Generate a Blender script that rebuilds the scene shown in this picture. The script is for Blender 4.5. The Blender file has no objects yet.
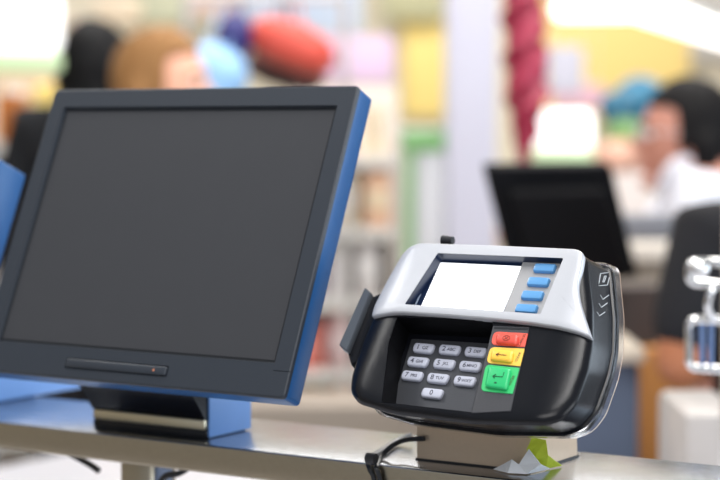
import bpy, bmesh, math, random
import numpy as np
from mathutils import Vector, Matrix, noise
random.seed(4)
R = math.radians
sc = bpy.context.scene
COL = sc.collection

# ------------------------------------------------------------------ camera, light, exposure
FPX, HZ = 1905.0, 126.0
PITCH = math.atan2(240 - HZ, FPX)
CZ = 1.5
cd = bpy.data.cameras.new('camera'); cam = bpy.data.objects.new('camera', cd); COL.objects.link(cam)
cam.location = (0, 0, CZ); cam.rotation_euler = (math.pi / 2 - PITCH, 0, 0)
cd.sensor_width = 36; cd.lens = 36 * FPX / 720; cd.clip_start = .05
cd.dof.use_dof = True; cd.dof.focus_distance = 1.50; cd.dof.aperture_fstop = 3.8
sc.camera = cam
sc.view_settings.view_transform = 'Standard'; sc.view_settings.look = 'None'
sc.view_settings.gamma = 1; sc.view_settings.use_curve_mapping = False
sc.view_settings.exposure = 0.0
w = bpy.data.worlds.new('daylight'); sc.world = w; w.use_nodes = True
w.node_tree.nodes['Background'].inputs[0].default_value = (.86, .92, 1, 1)
w.node_tree.nodes['Background'].inputs[1].default_value = .5

def area(name, loc, target, size, sy, power, color=(1, 1, 1)):
    l = bpy.data.lights.new(name, 'AREA'); l.shape = 'RECTANGLE'; l.size = size; l.size_y = sy
    l.energy = power; l.color = color
    o = bpy.data.objects.new(name, l); COL.objects.link(o); o.location = loc
    o.rotation_euler = (Vector(target) - Vector(loc)).to_track_quat('-Z', 'Y').to_euler()
    return o
area('ceiling_or_fill_light', (.3, 1.6, 3.3), (.1, 1.7, 1.2), 1.6, .6, 35, (1, .98, .95))
area('ceiling_or_fill_light', (-1.5, 2.6, 3.3), (-.2, 2.2, 1.2), 1.2, .5, 25, (1, .98, .95))
area('ceiling_or_fill_light', (0, 5.6, 3.3), (0, 6, 0), 3.5, 1.2, 82, (1, .98, .95))
area('ceiling_or_fill_light', (-.1, 3.7, 3.1), (-.1, 5.6, .9), 1.2, .4, 22, (1, .98, .95))  # added fill aimed at the goods on the middle shelving
area('ceiling_or_fill_light', (.3, 8.3, 3.3), (.3, 9.3, 1), 4.5, .8, 62, (1, .98, .95))  # lamp added to lift the far wall
area('ceiling_or_fill_light', (-.6, -1.6, 3.2), (0, 1.6, 1.2), 1.6, 1.2, 32, (1, .98, .96))  # added fill from behind the camera for the terminal and its label
area('ceiling_or_fill_light', (1.4, 4.0, 3.3), (1, 4, 0), 1.4, .8, 45, (1, .97, .92))
area('ceiling_or_fill_light', (.28, .45, 3.2), (.1, 1.5, 1.3), .8, .5, 15, (1, .98, .96))  # small lamp added for the highlight on the terminal's curved right face
area('daylight_or_fill', (2.7, -.5, 1.75), (.1, 1.5, 1.25), 1.5, 1.1, 24, (.9, .95, 1))  # added low fill from the front right for the label, no window there
area('daylight_or_fill', (3.2, 2.2, 1.9), (.1, 1.6, 1.3), 2.0, 1.4, 42, (.74, .87, 1))

# ------------------------------------------------------------------ geometry helpers
CAMP = Vector((0, 0, CZ))
def ray(px, py):
    a = (px - 360) / FPX; b = (240 - py) / FPX
    return Vector((a, math.cos(PITCH) + b * math.sin(PITCH), -math.sin(PITCH) + b * math.cos(PITCH)))
def at(px, py, Y):
    d = ray(px, py); return CAMP + d * (Y / d.y)
def hit(px, py, P, n):
    d = ray(px, py); return CAMP + d * ((P - CAMP).dot(n) / d.dot(n))
class Fr:                                   # a tilted frame: a = right, b = up the face, c = out of the face (millimetres)
    def __init__(s, yaw, tilt, O):
        t, al = R(yaw), R(tilt)
        s.r = Vector((math.cos(t), -math.sin(t), 0))
        s.n = Vector((-math.sin(t) * math.cos(al), -math.cos(t) * math.cos(al), math.sin(al)))
        s.u = s.n.cross(s.r); s.O = Vector(O)
    def P(s, a, b, c=0): return s.O + s.r * (a / 1000) + s.u * (b / 1000) + s.n * (c / 1000)
    def L(s, px, py, c=0):
        p = hit(px, py, s.O + s.n * (c / 1000), s.n) - s.O
        return (p.dot(s.r) * 1000, p.dot(s.u) * 1000)
    def Ls(s, pts, c=0): return [s.L(x, y, c) for x, y in pts]

def mat(name, col, rough=.5, metal=0, emit=None, es=0, bump=0, nscale=40, var=.04, coat=0, trans=0, ior=1.45, alpha=1, spec=.5, aniso=False):
    m = bpy.data.materials.new(name); m.use_nodes = True
    nt = m.node_tree; b = nt.nodes['Principled BSDF']
    tc = nt.nodes.new('ShaderNodeTexCoord'); nz = nt.nodes.new('ShaderNodeTexNoise')
    nz.inputs['Scale'].default_value = nscale; nz.inputs['Detail'].default_value = 4
    if aniso:
        mp = nt.nodes.new('ShaderNodeMapping'); mp.inputs['Scale'].default_value = (1, 40, 40)
        mp.inputs['Rotation'].default_value = (0, 0, R(32.5))
        nt.links.new(tc.outputs['Object'], mp.inputs[0]); nt.links.new(mp.outputs[0], nz.inputs['Vector'])
    else: nt.links.new(tc.outputs['Object'], nz.inputs['Vector'])
    mx = nt.nodes.new('ShaderNodeMix'); mx.data_type = 'RGBA'
    mx.inputs[6].default_value = (*[c * (1 - var) for c in col], 1); mx.inputs[7].default_value = (*[min(1, c * (1 + var)) for c in col], 1)
    nt.links.new(nz.outputs['Fac'], mx.inputs[0]); nt.links.new(mx.outputs[2], b.inputs['Base Color'])
    b.inputs['Roughness'].default_value = rough; b.inputs['Metallic'].default_value = metal
    b.inputs['Coat Weight'].default_value = coat; b.inputs['IOR'].default_value = ior
    b.inputs['Transmission Weight'].default_value = trans; b.inputs['Alpha'].default_value = alpha
    b.inputs['Specular IOR Level'].default_value = spec
    if emit: b.inputs['Emission Color'].default_value = (*emit, 1); b.inputs['Emission Strength'].default_value = es
    if bump:
        bp = nt.nodes.new('ShaderNodeBump'); bp.inputs['Strength'].default_value = bump; bp.inputs['Distance'].default_value = .002
        nt.links.new(nz.outputs['Fac'], bp.inputs['Height']); nt.links.new(bp.outputs[0], b.inputs['Normal'])
    return m
def rgb(r, g, b):                          # display colour 0..255 to linear
    f = lambda v: (v / 255 / 12.92) if v <= 10 else ((v / 255 + .055) / 1.055) ** 2.4
    return (f(r), f(g), f(b))
CM = {}
def cm(r, g, b, rough=.6, **k):
    key = (r, g, b, rough, tuple(sorted(k.items())))
    if key not in CM: CM[key] = mat('surface_%d_%d_%d' % (r, g, b), rgb(r, g, b), rough, **k)
    return CM[key]

def newbm(): return bmesh.new()
def obj(name, bm, m, parent=None, smooth=True, angle=35, loc=None):
    """link bm (world coordinates) as one mesh; the origin goes to the parent's, or to loc"""
    me = bpy.data.meshes.new(name)
    bmesh.ops.recalc_face_normals(bm, faces=bm.faces)
    o = bpy.data.objects.new(name, me); COL.objects.link(o)
    if parent is not None:
        bm.transform(world(parent).inverted()); o.parent = parent
    elif loc is not None:
        bm.transform(Matrix.Translation(-Vector(loc))); o.location = loc
    bm.to_mesh(me); bm.free()
    if smooth:
        me.shade_smooth(); me.set_sharp_from_angle(angle=R(angle))
    for x in (m if isinstance(m, (list, tuple)) else [m]): me.materials.append(x)
    return o
def world(o):
    M = Matrix.LocRotScale(o.location, o.rotation_euler, o.scale)
    return world(o.parent) @ M if o.parent else M
def tag(o, label, cat, group=None):
    o['label'] = label; o['category'] = cat
    if group: o['group'] = group
    return o
def thing(name, label, cat, loc, rz=0, group=None):
    o = bpy.data.objects.new(name, None); COL.objects.link(o); o.location = loc; o.rotation_euler = (0, 0, rz)
    o.empty_display_size = .05
    return tag(o, label, cat, group)
def struct(name, bm, m): o = obj(name, bm, m); o['kind'] = 'structure'; return o

def box(bm, c, s, M=None, bev=0, seg=2):
    r = bmesh.ops.create_cube(bm, size=1); vs = r['verts']
    bmesh.ops.scale(bm, vec=s, verts=vs)
    if bev:
        es = list({e for v in vs for e in v.link_edges})
        q = bmesh.ops.bevel(bm, geom=es, offset=bev, segments=seg, affect='EDGES', profile=.5)
        vs = list({v for f in q['faces'] for v in f.verts} | {v for v in vs if v.is_valid})
    bmesh.ops.translate(bm, vec=c, verts=vs)
    if M is not None: bmesh.ops.transform(bm, matrix=M, verts=vs)
    return vs
def boxf(bm, F, a0, a1, b0, b1, c0, c1, bev=0, seg=2):      # box in a frame (mm)
    M = Matrix.Identity(4)
    for i in range(3): M[i][0], M[i][1], M[i][2], M[i][3] = F.r[i], F.u[i], F.n[i], F.O[i]
    box(bm, ((a0 + a1) / 2000, (b0 + b1) / 2000, (c0 + c1) / 2000), (abs(a1 - a0) / 1000, abs(b1 - b0) / 1000, abs(c1 - c0) / 1000), M, bev / 1000, seg)
def roundpoly(pts, rad, n=5):               # polygon with its corners rounded; rad a number or one per corner
    out = []; N = len(pts)
    for i, p in enumerate(pts):
        r_ = rad[i] if isinstance(rad, (list, tuple)) else rad
        p = Vector(p[:2]); a = Vector(pts[i - 1][:2]); b = Vector(pts[(i + 1) % N][:2])
        da = (a - p); db = (b - p)
        k = min(r_, da.length * .48, db.length * .48)
        if k <= 0: out.append(tuple(p)); continue
        A = p + da.normalized() * k; B = p + db.normalized() * k
        for j in range(n + 1):
            t = j / n; out.append(tuple(A * (1 - t) ** 2 + p * 2 * t * (1 - t) + B * t * t))
    return out
def ccw(p):
    s = sum(p[i - 1][0] * p[i][1] - p[i][0] * p[i - 1][1] for i in range(len(p)))
    return p if s > 0 else p[::-1]
def inset(pts, d):
    N = len(pts); out = []
    for i in range(N):
        a, p, b = Vector(pts[i - 1]), Vector(pts[i]), Vector(pts[(i + 1) % N])
        e1 = (p - a).normalized(); e2 = (b - p).normalized()
        n1 = Vector((-e1.y, e1.x)); n2 = Vector((-e2.y, e2.x)); m = n1 + n2
        m = m / max(.35, m.dot(n1)) if m.length > 1e-6 else n1
        out.append(tuple(p + m * d))
    return out
def shrink(pts, d):                          # scaled inset, never crosses itself
    xs = [p[0] for p in pts]; ys = [p[1] for p in pts]
    cx, cy = (min(xs) + max(xs)) / 2, (min(ys) + max(ys)) / 2; hx, hy = (max(xs) - min(xs)) / 2, (max(ys) - min(ys)) / 2
    return [(cx + (x - cx) * (1 - d / hx), cy + (y - cy) * (1 - d / hy)) for x, y in pts]
def pillow(bm, F, outline, prof):           # stacked insets of an outline, capped front and back
    outline = ccw(outline); rings = []
    for pr in prof:
        d, c = pr[:2]; sft = pr[2] if len(pr) > 2 else 0
        q = shrink(outline, d) if abs(d) > 1e-6 else outline
        rings.append([bm.verts.new(F.P(x, y + sft, c)) for x, y in q])
    N = len(outline)
    for k in range(len(rings) - 1):
        for i in range(N):
            bm.faces.new((rings[k][i], rings[k][(i + 1) % N], rings[k + 1][(i + 1) % N], rings[k + 1][i]))
    bm.faces.new(rings[0]); bm.faces.new(rings[-1][::-1])
def tube(bm, pts, rad, n=8, sub=6):         # smooth tube through points
    P = [Vector(p) for p in pts]
    if isinstance(rad, list) and sub > 1:
        m_ = len(rad) - 1; tot_ = m_ * sub; rad = [rad[min(i // sub, m_)] + (rad[min(i // sub + 1, m_)] - rad[min(i // sub, m_)]) * (i % sub) / sub for i in range(tot_ + 1)]
    if sub > 1 and len(P) > 2:
        Q = []
        for i in range(len(P) - 1):
            p0, p1, p2, p3 = P[max(i - 1, 0)], P[i], P[i + 1], P[min(i + 2, len(P) - 1)]
            for j in range(sub):
                t = j / sub
                Q.append(.5 * ((2 * p1) + (p2 - p0) * t + (2 * p0 - 5 * p1 + 4 * p2 - p3) * t * t + (3 * p1 - p0 - 3 * p2 + p3) * t ** 3))
        Q.append(P[-1]); P = Q
    prev = None; first = None; up = Vector((.13, .27, .95)).normalized()
    for i, p in enumerate(P):
        d = (P[min(i + 1, len(P) - 1)] - P[max(i - 1, 0)]).normalized()
        x = d.cross(up)
        if x.length < .05: x = d.cross(Vector((1, 0, 0)))
        x.normalize(); y = d.cross(x)
        rr = rad[i] if isinstance(rad, list) else rad
        ring = [bm.verts.new(p + x * math.cos(2 * math.pi * k / n) * rr + y * math.sin(2 * math.pi * k / n) * rr) for k in range(n)]
        if prev:
            for k in range(n): bm.faces.new((prev[k], prev[(k + 1) % n], ring[(k + 1) % n], ring[k]))
        else: first = ring
        prev = ring
    bm.faces.new(first[::-1]); bm.faces.new(prev)
def cyl(bm, p0, p1, r0, r1=None, n=20):
    r1 = r0 if r1 is None else r1
    p0, p1 = Vector(p0), Vector(p1); d = p1 - p0
    M = Matrix.Translation((p0 + p1) / 2) @ d.to_track_quat('Z', 'Y').to_matrix().to_4x4()
    bmesh.ops.create_cone(bm, cap_ends=True, segments=n, radius1=r0, radius2=r1, depth=d.length, matrix=M)
def ball(bm, c, s, M=None, u=20, v=14):
    r = bmesh.ops.create_uvsphere(bm, u_segments=u, v_segments=v, radius=1)
    bmesh.ops.scale(bm, vec=s, verts=r['verts'])
    if M is not None: bmesh.ops.transform(bm, matrix=M, verts=r['verts'])
    bmesh.ops.translate(bm, vec=c, verts=r['verts']); return r['verts']
def bake(o):                                # apply the modifiers without operators
    dg = bpy.context.evaluated_depsgraph_get(); dg.update()
    me = bpy.data.meshes.new_from_object(o.evaluated_get(dg)); o.modifiers.clear()
    old = o.data; o.data = me; bpy.data.meshes.remove(old)
def cut(bm, cutters):
    """boolean difference of a bmesh by a list of bmeshes, all in world coordinates"""
    a = obj('solid', bm, [], smooth=False); cs = []
    for c in cutters:
        k = obj('cutter', c, [], smooth=False); cs.append(k)
        md = a.modifiers.new('cut', 'BOOLEAN'); md.object = k; md.operation = 'DIFFERENCE'; md.solver = 'EXACT'
    bpy.context.view_layer.update(); bake(a)
    out = bmesh.new(); out.from_mesh(a.data)
    for o in cs + [a]:
        me = o.data; bpy.data.objects.remove(o); bpy.data.meshes.remove(me)
    return out
def text_bm(s, size, F, a, b, c, depth=.15, rot=0, bold=0):
    cu = bpy.data.curves.new('t', 'FONT'); cu.body = s; cu.size = size; cu.extrude = depth; cu.align_x = 'CENTER'; cu.align_y = 'CENTER'; cu.offset = bold
    o = bpy.data.objects.new('t', cu); COL.objects.link(o); bpy.context.view_layer.update()
    dg = bpy.context.evaluated_depsgraph_get(); me = bpy.data.meshes.new_from_object(o.evaluated_get(dg))
    bpy.data.objects.remove(o); bpy.data.curves.remove(cu)
    bm = bmesh.new(); bm.from_mesh(me); bpy.data.meshes.remove(me)
    ca, sa = math.cos(rot), math.sin(rot)
    for v in bm.verts:
        x, y, z = v.co; v.co = F.P(a + x * ca - y * sa, b + x * sa + y * ca, c + z)
    return bm

# ------------------------------------------------------------------ materials
M_steel = mat('brushed_steel', (.42, .44, .475), .24, 1, bump=.12, nscale=9, var=.05, aniso=True)
M_steel_edge = mat('brushed_steel_edge', (.40, .35, .27), .3, 1, bump=.1, nscale=9, var=.06, aniso=True)  # the same steel with its tan floor reflection put into the colour
M_chrome = mat('chrome', (.8, .8, .8), .12, 1)
M_bezel = mat('charcoal_plastic', rgb(43, 49, 58), .42, bump=.1, nscale=900)
M_screen = mat('dark_glass_matte', rgb(57, 58, 62), .38, spec=.45)
M_screen_gap = mat('black_gasket', (.006, .008, .012), .6)
M_blue = mat('blue_plastic', rgb(8, 82, 142), .35, bump=.05, nscale=700)
M_black = mat('black_gloss_plastic', (.005, .0055, .008), .21, bump=.06, nscale=1200, spec=.34)
M_matte = mat('black_matte_plastic', (.014, .015, .018), .5, bump=.15, nscale=1500)
M_silver = mat('silver_paint', rgb(198, 200, 206), .32, .25, bump=.04, nscale=1500)
M_pad = mat('dark_metal_keypad_plate', (.075, .078, .088), .42, .6, bump=.08, nscale=900)
M_key = mat('pale_grey_key', rgb(196, 199, 214), .4)
M_bluekey = mat('blue_key', rgb(96, 158, 214), .3, coat=.3)
M_legend = mat('dark_print', rgb(70, 72, 88), .6)
M_white = mat('white_print', rgb(190, 195, 200), .6)
M_lcd = mat('lit_display', (.9, .9, .9), .3, emit=(.95, .98, 1), es=1.6)
M_clear = mat('clear_plastic', (.95, .97, 1), .08, trans=1, ior=1.15, var=0)
M_cable = mat('black_rubber', (.012, .013, .016), .35)
M_greycable = mat('grey_rubber', rgb(140, 142, 145), .4)
M_label_w = mat('torn_paper_white', rgb(244, 247, 252), .7, bump=.2, nscale=120)
M_label_g = mat('yellow_green_paper', rgb(205, 222, 60), .6, bump=.3, nscale=120)
M_signlit = mat('lit_white_acrylic', (.9, .9, .9), .4, emit=(1, 1, .98), es=1.15)
M_lamp = mat('lamp_diffuser', (.9, .9, .9), .5, emit=(1, .99, .96), es=2.6)

# ------------------------------------------------------------------ setting
b = newbm(); box(b, (0, 4.5, -.05), (12, 13, .1)); struct('floor', b, mat('pale_floor_tile', rgb(196, 190, 184), .35, bump=.02, nscale=3))
b = newbm(); box(b, (0, 10.1, 1.75), (12, .2, 3.5)); struct('wall_back', b, mat('cream_wall', rgb(226, 217, 196), .8, nscale=2))
b = newbm(); box(b, (-5.95, 4.5, 1.75), (.1, 13, 3.5)); struct('wall_left', b, cm(215, 208, 196, .8))
b = newbm(); box(b, (0, 6.2, 3.55), (12, 7.6, .1)); struct('ceiling', b, cm(228, 226, 220, .85))

# ------------------------------------------------------------------ checkout shelf and counters
YAW = 32.5
SH = Fr(YAW, 0, (0, 0, 0))                   # r along the shelf, n towards the customer, u up
def sh(px, py, z):                           # pixel on a horizontal plane
    return hit(px, py, Vector((0, 0, z)), Vector((0, 0, 1)))
ZT = 1.223
pf = sh(0, 422, ZT); pb = sh(400, 433, ZT)
nF = pf.dot(SH.n) * 1000; nB = pb.dot(SH.n) * 1000
rr0 = pf.dot(SH.r) * 1000
shelf = thing('steel_shelf', 'raised brushed stainless steel shelf carrying the monitor and the card terminal', 'shelf', SH.P(rr0 + 300, 950, (nF + nB) / 2))
b = newbm(); boxf(b, SH, rr0 - 300, rr0 + 1000, 1223 - 25, 1223, nB, nF, 2.2, 3); obj('shelf_top', b, [M_steel, M_steel_edge], shelf)
for f in shelf.children[0].data.polygons:
    if f.normal.z < .6: f.material_index = 1
for q in (sh(118, 470, 1.19), sh(118, 470, 1.19) + SH.r * .62):
    b = newbm(); a = q.dot(SH.r) * 1000
    boxf(b, SH, a - 17, a + 17, 950, 1199, nF - 70, nF - 30, 2); obj('post', b, M_steel_edge, shelf)
b = newbm(); boxf(b, SH, rr0 - 900, rr0 + 2200, 905, 950, nF - 1350, nF + 350, 6); 
o = obj('lower_counter', b, mat('white_laminate', rgb(205, 205, 212), .35, nscale=5), loc=SH.P(rr0 + 300, 905, nF - 500)); tag(o, 'pale laminate checkout counter running beneath the steel shelf', 'counter')
b = newbm(); boxf(b, SH, rr0 - 860, rr0 + 2160, 0, 905, nF - 1310, nF + 300, 4)
o = obj('counter_cabinet', b, cm(150, 142, 134, .6), loc=SH.P(rr0 + 300, 0, nF - 500)); tag(o, 'beige cabinet body carrying the pale checkout counter', 'cabinet')
# small plug box and cables under the shelf
q = sh(150, 471, 1.185)
b = newbm(); a = q.dot(SH.r) * 1000
boxf(b, SH, a - 12, a + 10, 950, 1196, nF - 62, nF - 38, 3); o = obj('cable_duct', b, cm(120, 136, 165, .4), loc=SH.P(a, 950, nF - 50)); tag(o, 'small blue-grey cable duct beside the steel shelf post', 'cable duct')
for nm, pts, lab in (('cable', [(66, 452), (80, 459), (92, 466), (99, 471)], 'thin black cable under the steel shelf left of the post'),
                ('cable', [(196, 462), (180, 473), (166, 476), (158, 486)], 'thin black cable under the steel shelf right of the post')):
    b = newbm(); P = [hit(x, y, SH.P(0, 0, nF - 25), SH.n) for x, y in pts]; tube(b, P, .003)
    o = obj(nm, b, M_cable, loc=P[0]); tag(o, lab, 'cable')

# ------------------------------------------------------------------ monitors
def make_monitor(label, O, yaw=32.5, tilt=23.9, W=304, H=228.4, side=M_blue, stand=True, zt=ZT, group=None, simple=False):
    F = Fr(yaw, tilt, O); ms, mt, mb = 18.1, 19.5, 29.8
    base = F.P(0, -H / 2, -90); base.z = zt
    t = thing('monitor', label, 'monitor', base, 0, group)
    b = newbm(); ol = roundpoly([(-W / 2 - ms, -H / 2 - mb), (W / 2 + ms, -H / 2 - mb), (W / 2 + ms, H / 2 + mt), (-W / 2 - ms, H / 2 + mt)], 4, 3)
    pillow(b, F, ol, [(1.5, 0), (.3, -.8), (0, -2), (0, -4)])
    c1 = newbm(); 
    # sloping inner edge
    q = [(-W / 2, -H / 2), (W / 2, -H / 2), (W / 2, H / 2), (-W / 2, H / 2)]
    lo = [c1.verts.new(F.P(x, y, -3.5)) for x, y in q]; hi = [c1.verts.new(F.P(x * 1.012, y * 1.016, 2)) for x, y in q]
    c1.faces.new(lo[::-1]); c1.faces.new(hi)
    for i in range(4): c1.faces.new((lo[i], lo[(i + 1) % 4], hi[(i + 1) % 4], hi[i]))
    cs = [c1]
    if not simple:
        y0 = -H / 2 - mb + 14
        c2 = newbm(); boxf(c2, F, -66, 47, -H / 2 - 20.8, -H / 2 - 11.2, -1.6, 3, .8); cs.append(c2)
        c3 = newbm(); boxf(c3, F, W / 2 + 1.5, W / 2 + 40, -H / 2 - 7.6, -H / 2 - 7, -1, 3); cs.append(c3)
    obj('bezel', cut(b, cs), M_bezel, t, angle=25)
    b = newbm(); boxf(b, F, -W / 2 + 2.2, W / 2 - 2.2, -H / 2 + 2.2, H / 2 - 2.2, -3.6, -3.1); sgap = newbm()
    boxf(sgap, F, -W / 2 - 1, W / 2 + 1, -H / 2 - 1, H / 2 + 1, -3.6, -3.4); obj('gasket', sgap, M_screen_gap, t)
    obj('screen', b, M_screen, t)
    if not simple:
        b = newbm(); boxf(b, F, -65, 46, -H / 2 - 20, -H / 2 - 12, -1.7, 1.6, 1.5, 3); obj('grip_slot', b, M_bezel, t)
        b = newbm(); boxf(b, F, 32, 34, -H / 2 - 17, -H / 2 - 15, 1, 1.75); obj('indicator_light', b, cm(190, 120, 90), t)
    b = newbm(); pillow(b, F, roundpoly([(-W / 2 - ms + .5, -H / 2 - mb + .5), (W / 2 + ms - .3, -H / 2 - mb + .5), (W / 2 + ms - .3, H / 2 + mt - .5), (-W / 2 - ms + .5, H / 2 + mt - .5)], 4, 3),
                        [(0, -4), (0, -24), (2, -27), (26, -40), (32, -58), (36, -60)])
    obj('housing', b, side, t)
    if stand:
        G = Fr(yaw, 0, (0, 0, 0)); fl = sh(93, 427, zt); nf_ = fl.dot(G.n) * 1000; a0 = fl.dot(G.r) * 1000; a1 = sh(210, 438.5, zt).dot(G.r) * 1000; z = zt * 1000
        p = F.P(0, -H / 2 + 10, -30); zz = p.z * 1000; nn = p.dot(G.n) * 1000
        b = newbm(); boxf(b, G, a0, a1, z, z + 8, nf_ - 62, nf_, 1.5, 2); obj('base', b, M_black, t)
        b = newbm(); boxf(b, G, a0 + 1, a1 - 1, z + 8, z + 17, nf_ - 60, nf_ + 1.5, 1.5, 2); obj('trim_strip', b, cm(200, 190, 165, .3, metal=1), t)
        b = newbm(); vs = [(nf_, z + 17), (nf_ - 62, z + 17), (nf_ - 70, z + 30), (nn - 60, zz + 40), (nn + 5, zz + 20), (nn + 5, zz - 8)]
        A = [b.verts.new(G.P(a0, v, u)) for u, v in vs]; B = [b.verts.new(G.P(a1, v, u)) for u, v in vs]
        b.faces.new(A); b.faces.new(B[::-1])
        for i in range(6): b.faces.new((A[i], A[(i + 1) % 6], B[(i + 1) % 6], B[i]))
        obj('neck', b, M_black, t, smooth=False)
        b = newbm(); boxf(b, G, a1, a1 + 2, z + 1, z + 48, nf_ - 66, nf_ - 3, .8); obj('neck_side', b, cm(120, 165, 228, .4), t)  # casing blue made paler: side daylight put into the colour
    return t, F
mon, MF = make_monitor('large charcoal monitor with a blank grey screen and blue casing, on the steel shelf', (-.1735, 1.6668, 1.4123))

# ------------------------------------------------------------------ card payment terminal
TO = Vector((.0841, 1.5202, 1.3609)); T = Fr(YAW, 38, TO)
tb = sh(470, 464, ZT)
term = thing('card_terminal', 'silver and black card payment terminal with keypad and lit white display, on the steel shelf', 'card terminal', tb)
# black body
outl = T.Ls([(366, 314), (355, 340), (346.5, 373), (346.5, 388), (356, 400), (390, 410), (470, 420), (541, 421), (558, 414), (571, 398), (584, 362), (589, 337), (590, 303), (587.5, 275), (586, 256), (581, 251), (500, 247), (417, 244), (409, 248), (386, 278)])
outl = roundpoly(outl, 5, 3)
b = newbm(); pillow(b, T, outl, [(38, 0), (32, 0), (26, 0), (20, 0), (14, 0), (9, 0), (6, -.25), (3.6, -.9), (1.8, -2.1), (.5, -4), (0, -6.5), (0, -42, 14), (-1.6, -42.6, 14.2), (-2, -44, 14.6), (-2, -49, 16), (-1, -50, 16.6), (6, -52, 17)])
def curve_away(b):                           # the face curves away towards its left and right edges
  for v in b.verts:
    a_ = (v.co - T.O).dot(T.r) * 1000; c_ = (v.co - T.O).dot(T.n) * 1000; w_ = min(1, max(0, 1 + c_ / 30))
    k_ = 11 * (max(0, a_ - 86) / 40) ** 1.8 + 5 * (max(0, -60 - a_) / 22) ** 1.6
    v.co -= T.n * (k_ * w_ / 1000)
curve_away(b)
rec = T.Ls([(397, 317), (492.5, 321), (493, 326), (471.5, 412.3), (381.5, 402), (388.5, 342)])
PF = Fr(YAW, 38, T.P(0, 0, -25))             # keypad plate plane
c = newbm()
n1 = len(rec); top = [c.verts.new(T.P(x, y, 6)) for x, y in ccw(rec)]
bot = []
for x, y in ccw(rec):
    o_ = T.P(x, y, 0); dn = -T.n; k = (PF.O - o_).dot(PF.n) / dn.dot(PF.n); bot.append(c.verts.new(o_ + dn * max(k, .001)))
c.faces.new(top); c.faces.new(bot[::-1])
for i in range(n1): c.faces.new((top[i], top[(i + 1) % n1], bot[(i + 1) % n1], bot[i]))
obj('body_shell', cut(b, [c]), M_black, term, angle=30)
b = newbm(); r1 = ccw(rec); r1 = shrink(r1, .25); A = [b.verts.new(T.P(x, y, -.3)) for x, y in r1]; B = []
for x, y in r1:
    o_ = T.P(x, y, 0); k_ = max((PF.O - o_).dot(PF.n) / (-T.n).dot(PF.n), .001); B.append(b.verts.new(o_ - T.n * (k_ - .0002)))
for i in range(n1): b.faces.new((A[i], A[(i + 1) % n1], B[(i + 1) % n1], B[i]))
obj('recess_shade', b, mat('recess_shade_black', (.003, .003, .004), .6, spec=.15), term, smooth=False)  # added near-black walls, the shade of the recess put into their colour
# keypad plate
b = newbm(); pillow(b, PF, ccw(roundpoly(PF.Ls([(411.5, 338.5), (500, 344), (478, 417), (391, 408)], .6), 1.5, 3)), [(.3, .6), (0, .2), (0, -2)])
obj('keypad_plate', b, M_pad, term)
# silver cover with the display window
so = [(369, 314.5), (371.5, 304), (386, 277.5), (400, 255.5), (408, 247), (419, 243.5), (500, 246), (577, 249.5), (584, 253), (582, 267), (577.5, 284), (579, 300), (584, 318), (588.5, 333), (577, 330.5), (560, 328), (530, 323.5), (490, 319.5), (440, 315.5), (400, 313)]
so = roundpoly(T.Ls(so, 3), [3, 3, 6, 6, 6, 6, 6, 5, 5, 6, 6, 6, 6, 1, 6, 6, 6, 6, 6, 6], 3)
b = newbm(); pillow(b, T, so, [(30, 5), (24, 5), (18, 5), (12, 5), (7, 5), (3.2, 5), (1.2, 4.6), (.2, 3.6), (0, 2.4), (0, -1)])
curve_away(b)
win = T.Ls([(437.5, 253), (563.5, 258), (540.5, 314), (404.5, 304.2)], 5)
c = newbm(); pillow(c, T, ccw(roundpoly(win, 1.2, 2)), [(0, 9), (0, -8)])
c2 = newbm(); pillow(c2, T, ccw(roundpoly(win, 1.2, 2)), [(0, 9), (0, -8)])
obj('silver_cover', cut(b, [c]), M_silver, term, angle=30)
# a pocket in the black body behind the window
bs = [o for o in term.children if o.name.startswith('body_shell')][0]
k = obj('cutter', c2, [], smooth=False)
md = bs.modifiers.new('cut', 'BOOLEAN'); md.object = k; md.operation = 'DIFFERENCE'; md.solver = 'EXACT'
bpy.context.view_layer.update(); bake(bs); bpy.data.objects.remove(k)
M_frame = mat('navy_display_frame', rgb(20, 34, 62), .3)
b = newbm(); pillow(b, T, ccw(T.Ls([(437.5, 253), (563.5, 258), (540.5, 314), (404.5, 304.2)], 5)), [(.3, -6.3), (.3, -7.8)]); obj('display_frame', b, M_frame, term)
b = newbm(); pillow(b, T, ccw(roundpoly(T.Ls([(440.5, 262.3), (521.3, 266), (502.3, 311.5), (421, 306)], -5), .6, 2)), [(.3, -5), (0, -5.4), (0, -6.3)]); obj('display', b, M_lcd, term)
b = newbm(); tube(b, [T.P(*T.L(437.5, 257, -5.5), -5.5), T.P(*T.L(415, 306, -5.5), -5.5)], .0006, 6, 1); obj('display_edge', b, cm(150, 165, 185, .3), term)
b = newbm(); pillow(b, T, ccw(roundpoly(T.Ls([(523.5, 260), (563, 261.5), (540.6, 315), (503.5, 312)], -3), .5, 2)), [(.2, -3), (0, -3.3), (0, -6.3)]); obj('function_key_panel', b, cm(168, 168, 170, .45), term)
for (x, y) in ((544.3, 267.6), (538, 281.3), (532, 294.8), (526, 308.2)):
    a_, b_ = T.L(x, y, -.5); b = newbm()
    pillow(b, T, roundpoly([(a_ - 9.4, b_ - 4.1), (a_ + 9.4, b_ - 4.1), (a_ + 9.4, b_ + 4.1), (a_ - 9.4, b_ + 4.1)], 2, 4), [(1.8, .3), (.8, .1), (.3, -.5), (0, -1.4), (0, -3.1)])
    obj('function_key', b, M_bluekey, term)
wl = shrink(ccw(roundpoly(win, 1.2, 2)), .2); b = newbm()
A = [b.verts.new(T.P(x, y, 4.7)) for x, y in wl]; B = [b.verts.new(T.P(x, y, -6.6)) for x, y in wl]
for i in range(len(wl)): b.faces.new((A[i], A[(i + 1) % len(wl)], B[(i + 1) % len(wl)], B[i]))
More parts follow.
